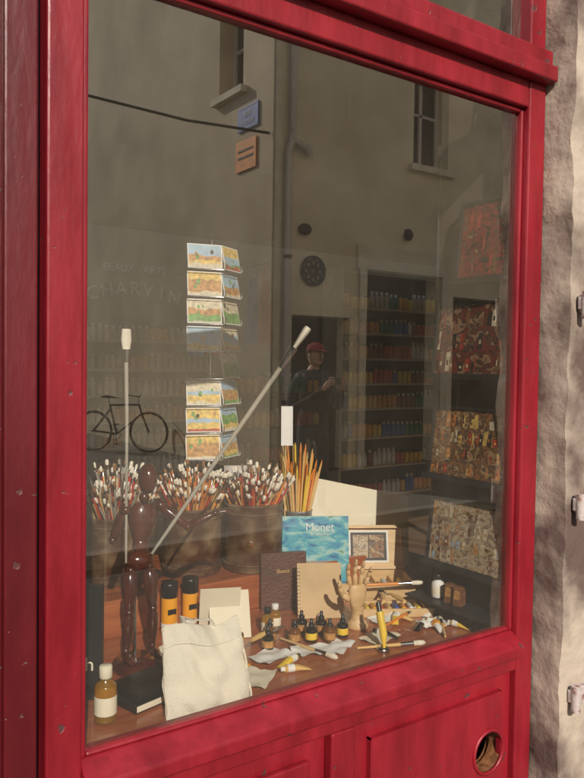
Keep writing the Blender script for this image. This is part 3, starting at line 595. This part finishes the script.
# ------------------------------------------------------------------ opposite building (seen reflected)
op=empty('opposite_building')
def wall_open(b,axis,pos,a0,a1,z0,z1,ops,mat,depth,sgn):
    xs=sorted({a0,a1,*[o[0] for o in ops],*[o[1] for o in ops]}); zs=sorted({z0,z1,*[o[2] for o in ops],*[o[3] for o in ops]})
    T=(lambda a,d,z:(a,pos+sgn*d,z)) if axis=='y' else (lambda a,d,z:(pos+sgn*d,a,z))
    for i in range(len(xs)-1):
        for j in range(len(zs)-1):
            cx=(xs[i]+xs[i+1])/2; cz=(zs[j]+zs[j+1])/2
            if any(o[0]<cx<o[1] and o[2]<cz<o[3] for o in ops): continue
            b.add([T(xs[i],0,zs[j]),T(xs[i+1],0,zs[j]),T(xs[i+1],0,zs[j+1]),T(xs[i],0,zs[j+1])],[(0,1,2,3)],mat)
    for o in ops:
        p=[T(o[0],0,o[2]),T(o[1],0,o[2]),T(o[1],0,o[3]),T(o[0],0,o[3])]; q=[T(o[0],depth,o[2]),T(o[1],depth,o[2]),T(o[1],depth,o[3]),T(o[0],depth,o[3])]
        b.add(p+q,[(0,1,5,4),(1,2,6,5),(2,3,7,6),(3,0,4,7)],mat)
        b.add(q,[(0,1,2,3)],o[4])
        if o[4] is DARKG:
            w=o[1]-o[0]; h=o[3]-o[2]
            def bar(u0,u1,v0,v1):
                P0=T(o[0]+u0,depth-.01,o[2]+v0); P1=T(o[0]+u1,depth-.05,o[2]+v1)
                b.bx(min(P0[0],P1[0]),max(P0[0],P1[0]),min(P0[1],P1[1]),max(P0[1],P1[1]),P0[2],P1[2],GALV)
            bar(0,.05,0,h); bar(w-.05,w,0,h); bar(w/2-.03,w/2+.03,0,h); bar(.05,w-.05,0,.05); bar(.05,w-.05,h-.05,h); bar(.05,w-.05,h*.6,h*.6+.04)
            P0=T(o[0]-.1,-.1,o[2]-.1); P1=T(o[1]+.1,.05,o[2]-.003)
            b.bx(min(P0[0],P1[0]),max(P0[0],P1[0]),min(P0[1],P1[1]),max(P0[1],P1[1]),P0[2],P1[2],TRIM)
INT=M('dark_interior',(.012,.011,.010),rough=.9)
b=B()
wall_open(b,'y',-7,5.6,18,0,10.5,[(5.95,7.0,0,2.25,INT),(7.29,8.86,0,2.97,INT),(9.2,12.2,0,2.7,INT),(8.23,9.01,4.7,6.15,DARKG),(11,11.8,4.7,6.15,DARKG),(8.23,9.01,7.6,9.0,DARKG),(11,11.8,7.6,9,DARKG)],PLASTER,.3,-1)
wall_open(b,'x',5.6,-22,-7,0,10.5,[(-8.5,-7.8,5.55,6.75,DARKG),(-16,-15.2,2.2,3.4,DARKG),(-15.6,-14.7,6.5,7.8,DARKG)],PLASTER2,.3,1)
b.bx(5.3,18.2,-22.2,-6.7,10.5,10.7,TRIM)
b.bx(7.1,9.1,-6.985,-6.94,2.99,3.35,TRIM); b.bx(7.15,7.28,-6.98,-6.94,0,2.99,TRIM); b.bx(8.88,9.02,-6.98,-6.94,0,2.99,TRIM)
b.bx(5.62,5.72,-6.99,-6.96,0,10.5,TRIM)
b.build('walls',op)
b=B(); b.tube([(5.86,-6.9,10.4),(5.86,-6.9,4.75),(5.90,-6.9,4.62),(6.12,-6.9,4.55),(6.16,-6.9,4.45)],.05,GALV,14); b.tube([(5.86,-6.9,4.7),(5.80,-6.9,4.45),(5.80,-6.9,.1)],.05,GALV,14)
for z in(1,3,6,8): b.tube([(5.86 if z>4.7 else 5.8,-6.9,z),(5.86 if z>4.7 else 5.8,-6.9,z+.05)],.06,IRON,14)
b.build('drainpipe',op)
b=B(); c=V((6.29,-6.96,2.88))
b.tube([c+V((.20*math.cos(a*math.pi/18),0,.20*math.sin(a*math.pi/18))) for a in range(36)],.018,IRON,8,closed=True)
for k in range(8):
    a=k*math.pi/4; cc=c+V((.12*math.cos(a),0,.12*math.sin(a))); b.tube([cc+V((.045*math.cos(q*math.pi/6),0,.045*math.sin(q*math.pi/6))) for q in range(12)],.016,IRON,6,closed=True)
b.tube([c+V((.045*math.cos(q*math.pi/6),0,.045*math.sin(q*math.pi/6))) for q in range(12)],.018,IRON,6,closed=True); b.build('iron_rosette')
b=B(); b.ell((6.13,-6.95,3.45),(.11,.05,.08),IRON); b.tube([(6.13,-7,3.45),(6.13,-6.9,3.45)],.05,IRON,12); b.build('wall_fitting')  # plain dark oval on the wall
b=B(); b.ell((8.1,-6.93,3.58),(.07,.07,.09),IRON); b.tube([(8.1,-7,3.66),(8.1,-6.92,3.66)],.02,IRON,10); b.build('wall_fitting')  # plain dark rounded body on a short peg
b=B(); b.bx(5.575,5.59,-7.9,-7.35,4.90,5.24,BLUE); b.bx(5.571,5.575,-7.88,-7.37,4.92,4.93,WHITE); b.bx(5.571,5.575,-7.88,-7.37,5.21,5.22,WHITE); o=b.build('street_name_sign')
text('RUE','street_text',(5.57,-7.625,5.08),(0,-1,0),(0,0,1),.11,WHITE,o); text('VERDUN','street_text2',(5.57,-7.625,4.97),(0,-1,0),(0,0,1),.09,WHITE,o)
b=B(); b.bx(5.575,5.59,-7.95,-7.40,4.33,4.76,M('orange_sign',(.8,.28,.04),rough=.5)); b.bx(5.57,5.575,-7.88,-7.47,4.5,4.53,BLACK); b.bx(5.57,5.575,-7.88,-7.47,4.6,4.63,BLACK); b.build('direction_sign')
b=B()
b.tube([V((5.58,-7.05,4.70)),V((4.6,-7.6,4.82)),V((3.48,-8.28,5.10)),V((0,-10.4,5.6)),V((-6.02,-14,6.8))],.02,IRON,8); b.build('overhead_cable')
def block(name,x0,x1,y0,y1,h,mat,face):
    e=empty(name,((x0+x1)/2,(y0+y1)/2,0)); inv=Matrix.Translation(-e.location)
    b=B(); b.bx(x0,x1,y0,y1,0,h,mat); b.bx(x0-.2,x1+.2,y0-.2,y1+.2,h,h+.2,TRIM)
    x=x0+1
    while x<x1-1.2:
        for z in(1,3.6,6.2):
            if z+1.5<h: b.bx(x,x+.9,y1,y1+.02,z,z+1.5,DARKG); b.bx(x-.1,x+1,y1,y1+.1,z-.1,z,TRIM); b.bx(x+.42,x+.48,y1+.02,y1+.04,z,z+1.5,TRIM)
        x+=2.2
    o=b.build('walls',e); o.matrix_parent_inverse=inv
block('corner_building',-18,-6,-20,-7,8,PLASTER2,0)
block('end_building',-6,5.5,-40,-30,9,PLASTER,0)

# ------------------------------------------------------------------ bicycle
def bicycle(c,ang):
    b=B(); R=Matrix.Rotation(ang,3,'Z'); c=V(c)
    def Q(x,z,y=0): return c+R@V((x,y,z))
    TY=IRON
    for wx in(-.51,.51):
        b.tube([Q(wx+.335*math.cos(a*math.pi/18),.345+.335*math.sin(a*math.pi/18)) for a in range(36)],.022,TY,8,closed=True)
        for k in range(14):
            a=k*math.pi/7; b.tube([Q(wx,.345),Q(wx+.32*math.cos(a),.345+.32*math.sin(a))],.002,STEEL,4)
        b.tube([Q(wx,.345,-.05),Q(wx,.345,.05)],.018,STEEL,8)
    F=IRON
    bb=Q(-.08,.30); st=Q(-.20,.80); ht=Q(.33,.82); hb=Q(.38,.66); ra=Q(-.51,.345); fa=Q(.51,.345)
    for p,q in((bb,st),(st,ht),(bb,hb),(ht,hb),(bb,ra),(Q(-.19,.74),ra),(hb,fa)): b.tube([p,q],.017,F,10)
    b.tube([st,Q(-.225,.92)],.013,STEEL,8); b.tube([Q(-.35,.94),Q(-.25,.95),Q(-.12,.935),Q(-.06,.93)],[.05,.07,.03,.018],BLACK,12,flat=.4)
    b.tube([ht,Q(.315,.95)],.014,STEEL,8); b.tube([Q(.25,.99,-.28),Q(.31,.97,-.12),Q(.34,.96,0),Q(.31,.97,.12),Q(.25,.99,.28)],.012,F,8)
    b.tube([Q(-.08+.09*math.cos(a*math.pi/8),.30+.09*math.sin(a*math.pi/8),.04) for a in range(16)],.008,STEEL,6,closed=True)
    b.tube([bb,Q(-.08,.30,.07),Q(-.02,.14,.08)],.010,STEEL,8); b.tube([bb,Q(-.08,.30,-.07),Q(-.14,.46,-.08)],.010,STEEL,8)
    b.obox(Q(-.02,.14,.12),(.09,.08,.02),BLACK,R); b.obox(Q(-.14,.46,-.12),(.09,.08,.02),BLACK,R); b.tube([Q(-.15,.28,-.03),Q(-.2,.01,-.16)],.009,STEEL,8)
    b.build('bicycle')
bicycle((4.95,-10.7,0),math.atan2(.7,.7))
# ------------------------------------------------------------------ man standing across the street
SK=M('skin',(.50,.30,.21),rough=.6,var=.08); JK=M('dark_jacket',(.025,.025,.032),rough=.85,var=.3,bump=.3); TR=M('dark_trousers',(.03,.035,.055),rough=.9,var=.3,bump=.3); SH=M('black_shoes',(.02,.018,.016),rough=.4); HA=M('brown_hair',(.05,.03,.02),rough=.8,var=.4,bump=.6,bscale=200); CAPR=M('red_cap_cloth',(.28,.03,.03),rough=.9)
man=empty('man',(4.54,-4.58,0)); inv=Matrix.Translation(-man.location)
def skin(name,vs,es,rs,fmat,sub=2):
    me=bpy.data.meshes.new(name); me.from_pydata(vs,es,[]); ob_=bpy.data.objects.new(name,me); col.objects.link(ob_)
    md=ob_.modifiers.new('skin','SKIN'); md.use_smooth_shade=True
    for i,r in enumerate(rs):
        me.skin_vertices[0].data[i].radius=r if isinstance(r,tuple) else (r,r)
    me.skin_vertices[0].data[0].use_root=True
    s=ob_.modifiers.new('sub','SUBSURF'); s.levels=sub; s.render_levels=sub
    dg=bpy.context.evaluated_depsgraph_get(); dg.update(); nm=bpy.data.meshes.new_from_object(ob_.evaluated_get(dg))
    bpy.data.objects.remove(ob_)
    ms=[]
    nm.materials.clear()
    for p in nm.polygons:
        k=fmat(p.center)
        if k not in ms: ms.append(k)
        p.material_index=ms.index(k); p.use_smooth=True
    for k in ms: nm.materials.append(k)
    o=bpy.data.objects.new(name,nm); col.objects.link(o); o.parent=man; return o
bv=[(0,0,.95),(0,.0,1.08),(0,0,1.24),(0,-.01,1.40),(0,0,1.49),(0,.015,1.56)]; be=[(0,1),(1,2),(2,3),(3,4),(4,5)]; br=[(.16,.12),(.15,.11),(.17,.12),(.16,.11),(.07,.065),(.055,.055)]
def chain(start,pts):
    pr=start
    for p,r in pts:
        bv.append(p); br.append(r); be.append((pr,len(bv)-1)); pr=len(bv)-1
    return pr
for sx in(-1,1):
    chain(0,[((sx*.10,0,.86),.095),((sx*.115,.01,.66),.08),((sx*.125,.015,.49),.062),((sx*.13,-.01,.30),.058),((sx*.135,-.02,.10),.042),((sx*.14,.03,.045),.04),((sx*.15,.15,.03),(.045,.03))])
    chain(3,[((sx*.16,0,1.42),.07),((sx*.215,-.01,1.36),.062),((sx*.27,.0,1.22),.052),((sx*.30,.03,1.10),.048),((sx*.20,.20,1.20),.040),((sx*.10,.33,1.33),.030),((sx*.075,.36,1.38),(.036,.022))])
def fm(c):
    if c.z<.075: return SH
    if c.z<.93 and c.y<.15: return TR
    if c.y>.325 and c.z>1.3: return SK
    if c.z>1.50 and abs(c.x)<.1: return SK
    return JK
skin('body',bv,be,br,fm)
for sx in(-1,1):
    for k in range(4):
        z=1.355+k*.021; l=(.85,1,.95,.8)[3-k]
        skin('finger_%d_%d'%(sx,k),[(sx*.085,.365,z),(sx*.08,.365+.035*l,z+.006),(sx*.060,.365+.045*l,z+.008),(sx*.040,.365+.04*l,z+.008)],[(0,1),(1,2),(2,3)],[.010,.0095,.009,.0075],lambda c:SK,1)
    skin('thumb_%d'%sx,[(sx*.09,.35,1.375),(sx*.068,.343,1.395),(sx*.045,.345,1.40)],[(0,1),(1,2)],[.012,.011,.009],lambda c:SK,1)
b=B(); b.obox((4.54,-4.58+.375,1.39),(.14,.014,.075),BLACK); b.ell((4.58,-4.58+.384,1.405),(.007,.004,.007),STEEL); o=b.build('phone',man,bevel=.004); o.matrix_parent_inverse=inv
b=B(); hc=V((4.54,-4.55,1.645)); b.ell(hc,(.075,.095,.115),SK,n=24,m=16); b.ell(hc+V((0,.035,-.06)),(.05,.055,.05),SK)
b.tube([hc+V((0,.085,.02)),hc+V((0,.108,-.01)),hc+V((0,.112,-.022)),hc+V((0,.09,-.03))],[.007,.011,.014,.008],SK,10)
for sx in(-1,1): b.ell(hc+V((sx*.028,.084,.018)),(.012,.009,.007),WHITE); b.ell(hc+V((sx*.028,.092,.018)),(.005,.003,.005),IRON); b.ell(hc+V((sx*.028,.086,.036)),(.016,.008,.004),HA); b.ell(hc+V((sx*.076,-.005,0)),(.008,.018,.028),SK)
b.ell(hc+V((0,.088,-.055)),(.022,.008,.006),M('lips',(.4,.15,.12)))
b.ell(hc+V((0,-.02,.03)),(.082,.092,.098),HA,n=24,m=14)
o=b.build('head',man); o.matrix_parent_inverse=inv
b=B(); b.lathe(hc+V((0,0,.045)),[(.092,0),(.095,.03),(.075,.065),(.03,.085),(0,.088)],CAPR,24); b.tube([hc+V((0,.07,.05)),hc+V((0,.12,.048)),hc+V((0,.16,.04))],[.07,.07,.045],CAPR,16,flat=.12)
o=b.build('cap',man); o.matrix_parent_inverse=inv
# ------------------------------------------------------------------ light
Ld=V((.38,1,-.64)).normalized()
w=bpy.data.worlds.new('World'); S.world=w; w.use_nodes=True; N=w.node_tree.nodes; sky=N.new('ShaderNodeTexSky'); sky.sky_type='NISHITA'; sky.sun_disc=False
sky.sun_elevation=math.asin(-Ld.z); sky.sun_rotation=math.atan2(-Ld.x,-Ld.y)
w.node_tree.links.new(sky.outputs[0],N['Background'].inputs[0]); N['Background'].inputs[1].default_value=.15
sl=bpy.data.lights.new('sun','SUN'); sl.energy=5; sl.angle=math.radians(.5); sl.color=(1,.93,.80); so=bpy.data.objects.new('sun',sl); col.objects.link(so); so.rotation_euler=Ld.to_track_quat('-Z','Y').to_euler(); so.location=(-5,-10,12)
# ------------------------------------------------------------------ camera
cam=bpy.data.cameras.new('camera'); co=bpy.data.objects.new('camera',cam); col.objects.link(co)
cam.sensor_fit='VERTICAL'; cam.sensor_height=36; cam.lens=34.24; cam.clip_start=.05; cam.clip_end=500
th=math.radians(54.9); pt=math.radians(-1.9); rl=.0138
f=V((math.cos(th)*math.cos(pt),math.sin(th)*math.cos(pt),math.sin(pt))); r0=f.cross(V((0,0,1))).normalized(); u0=r0.cross(f)
r1=r0*math.cos(rl)+u0*math.sin(rl); u1=u0*math.cos(rl)-r0*math.sin(rl)
mm=Matrix((r1,u1,-f)).transposed().to_4x4(); mm.translation=V((0,-1.5,1.55)); co.matrix_world=mm
S.camera=co
S.view_settings.view_transform='Standard'; S.view_settings.look='None'; S.view_settings.exposure=0
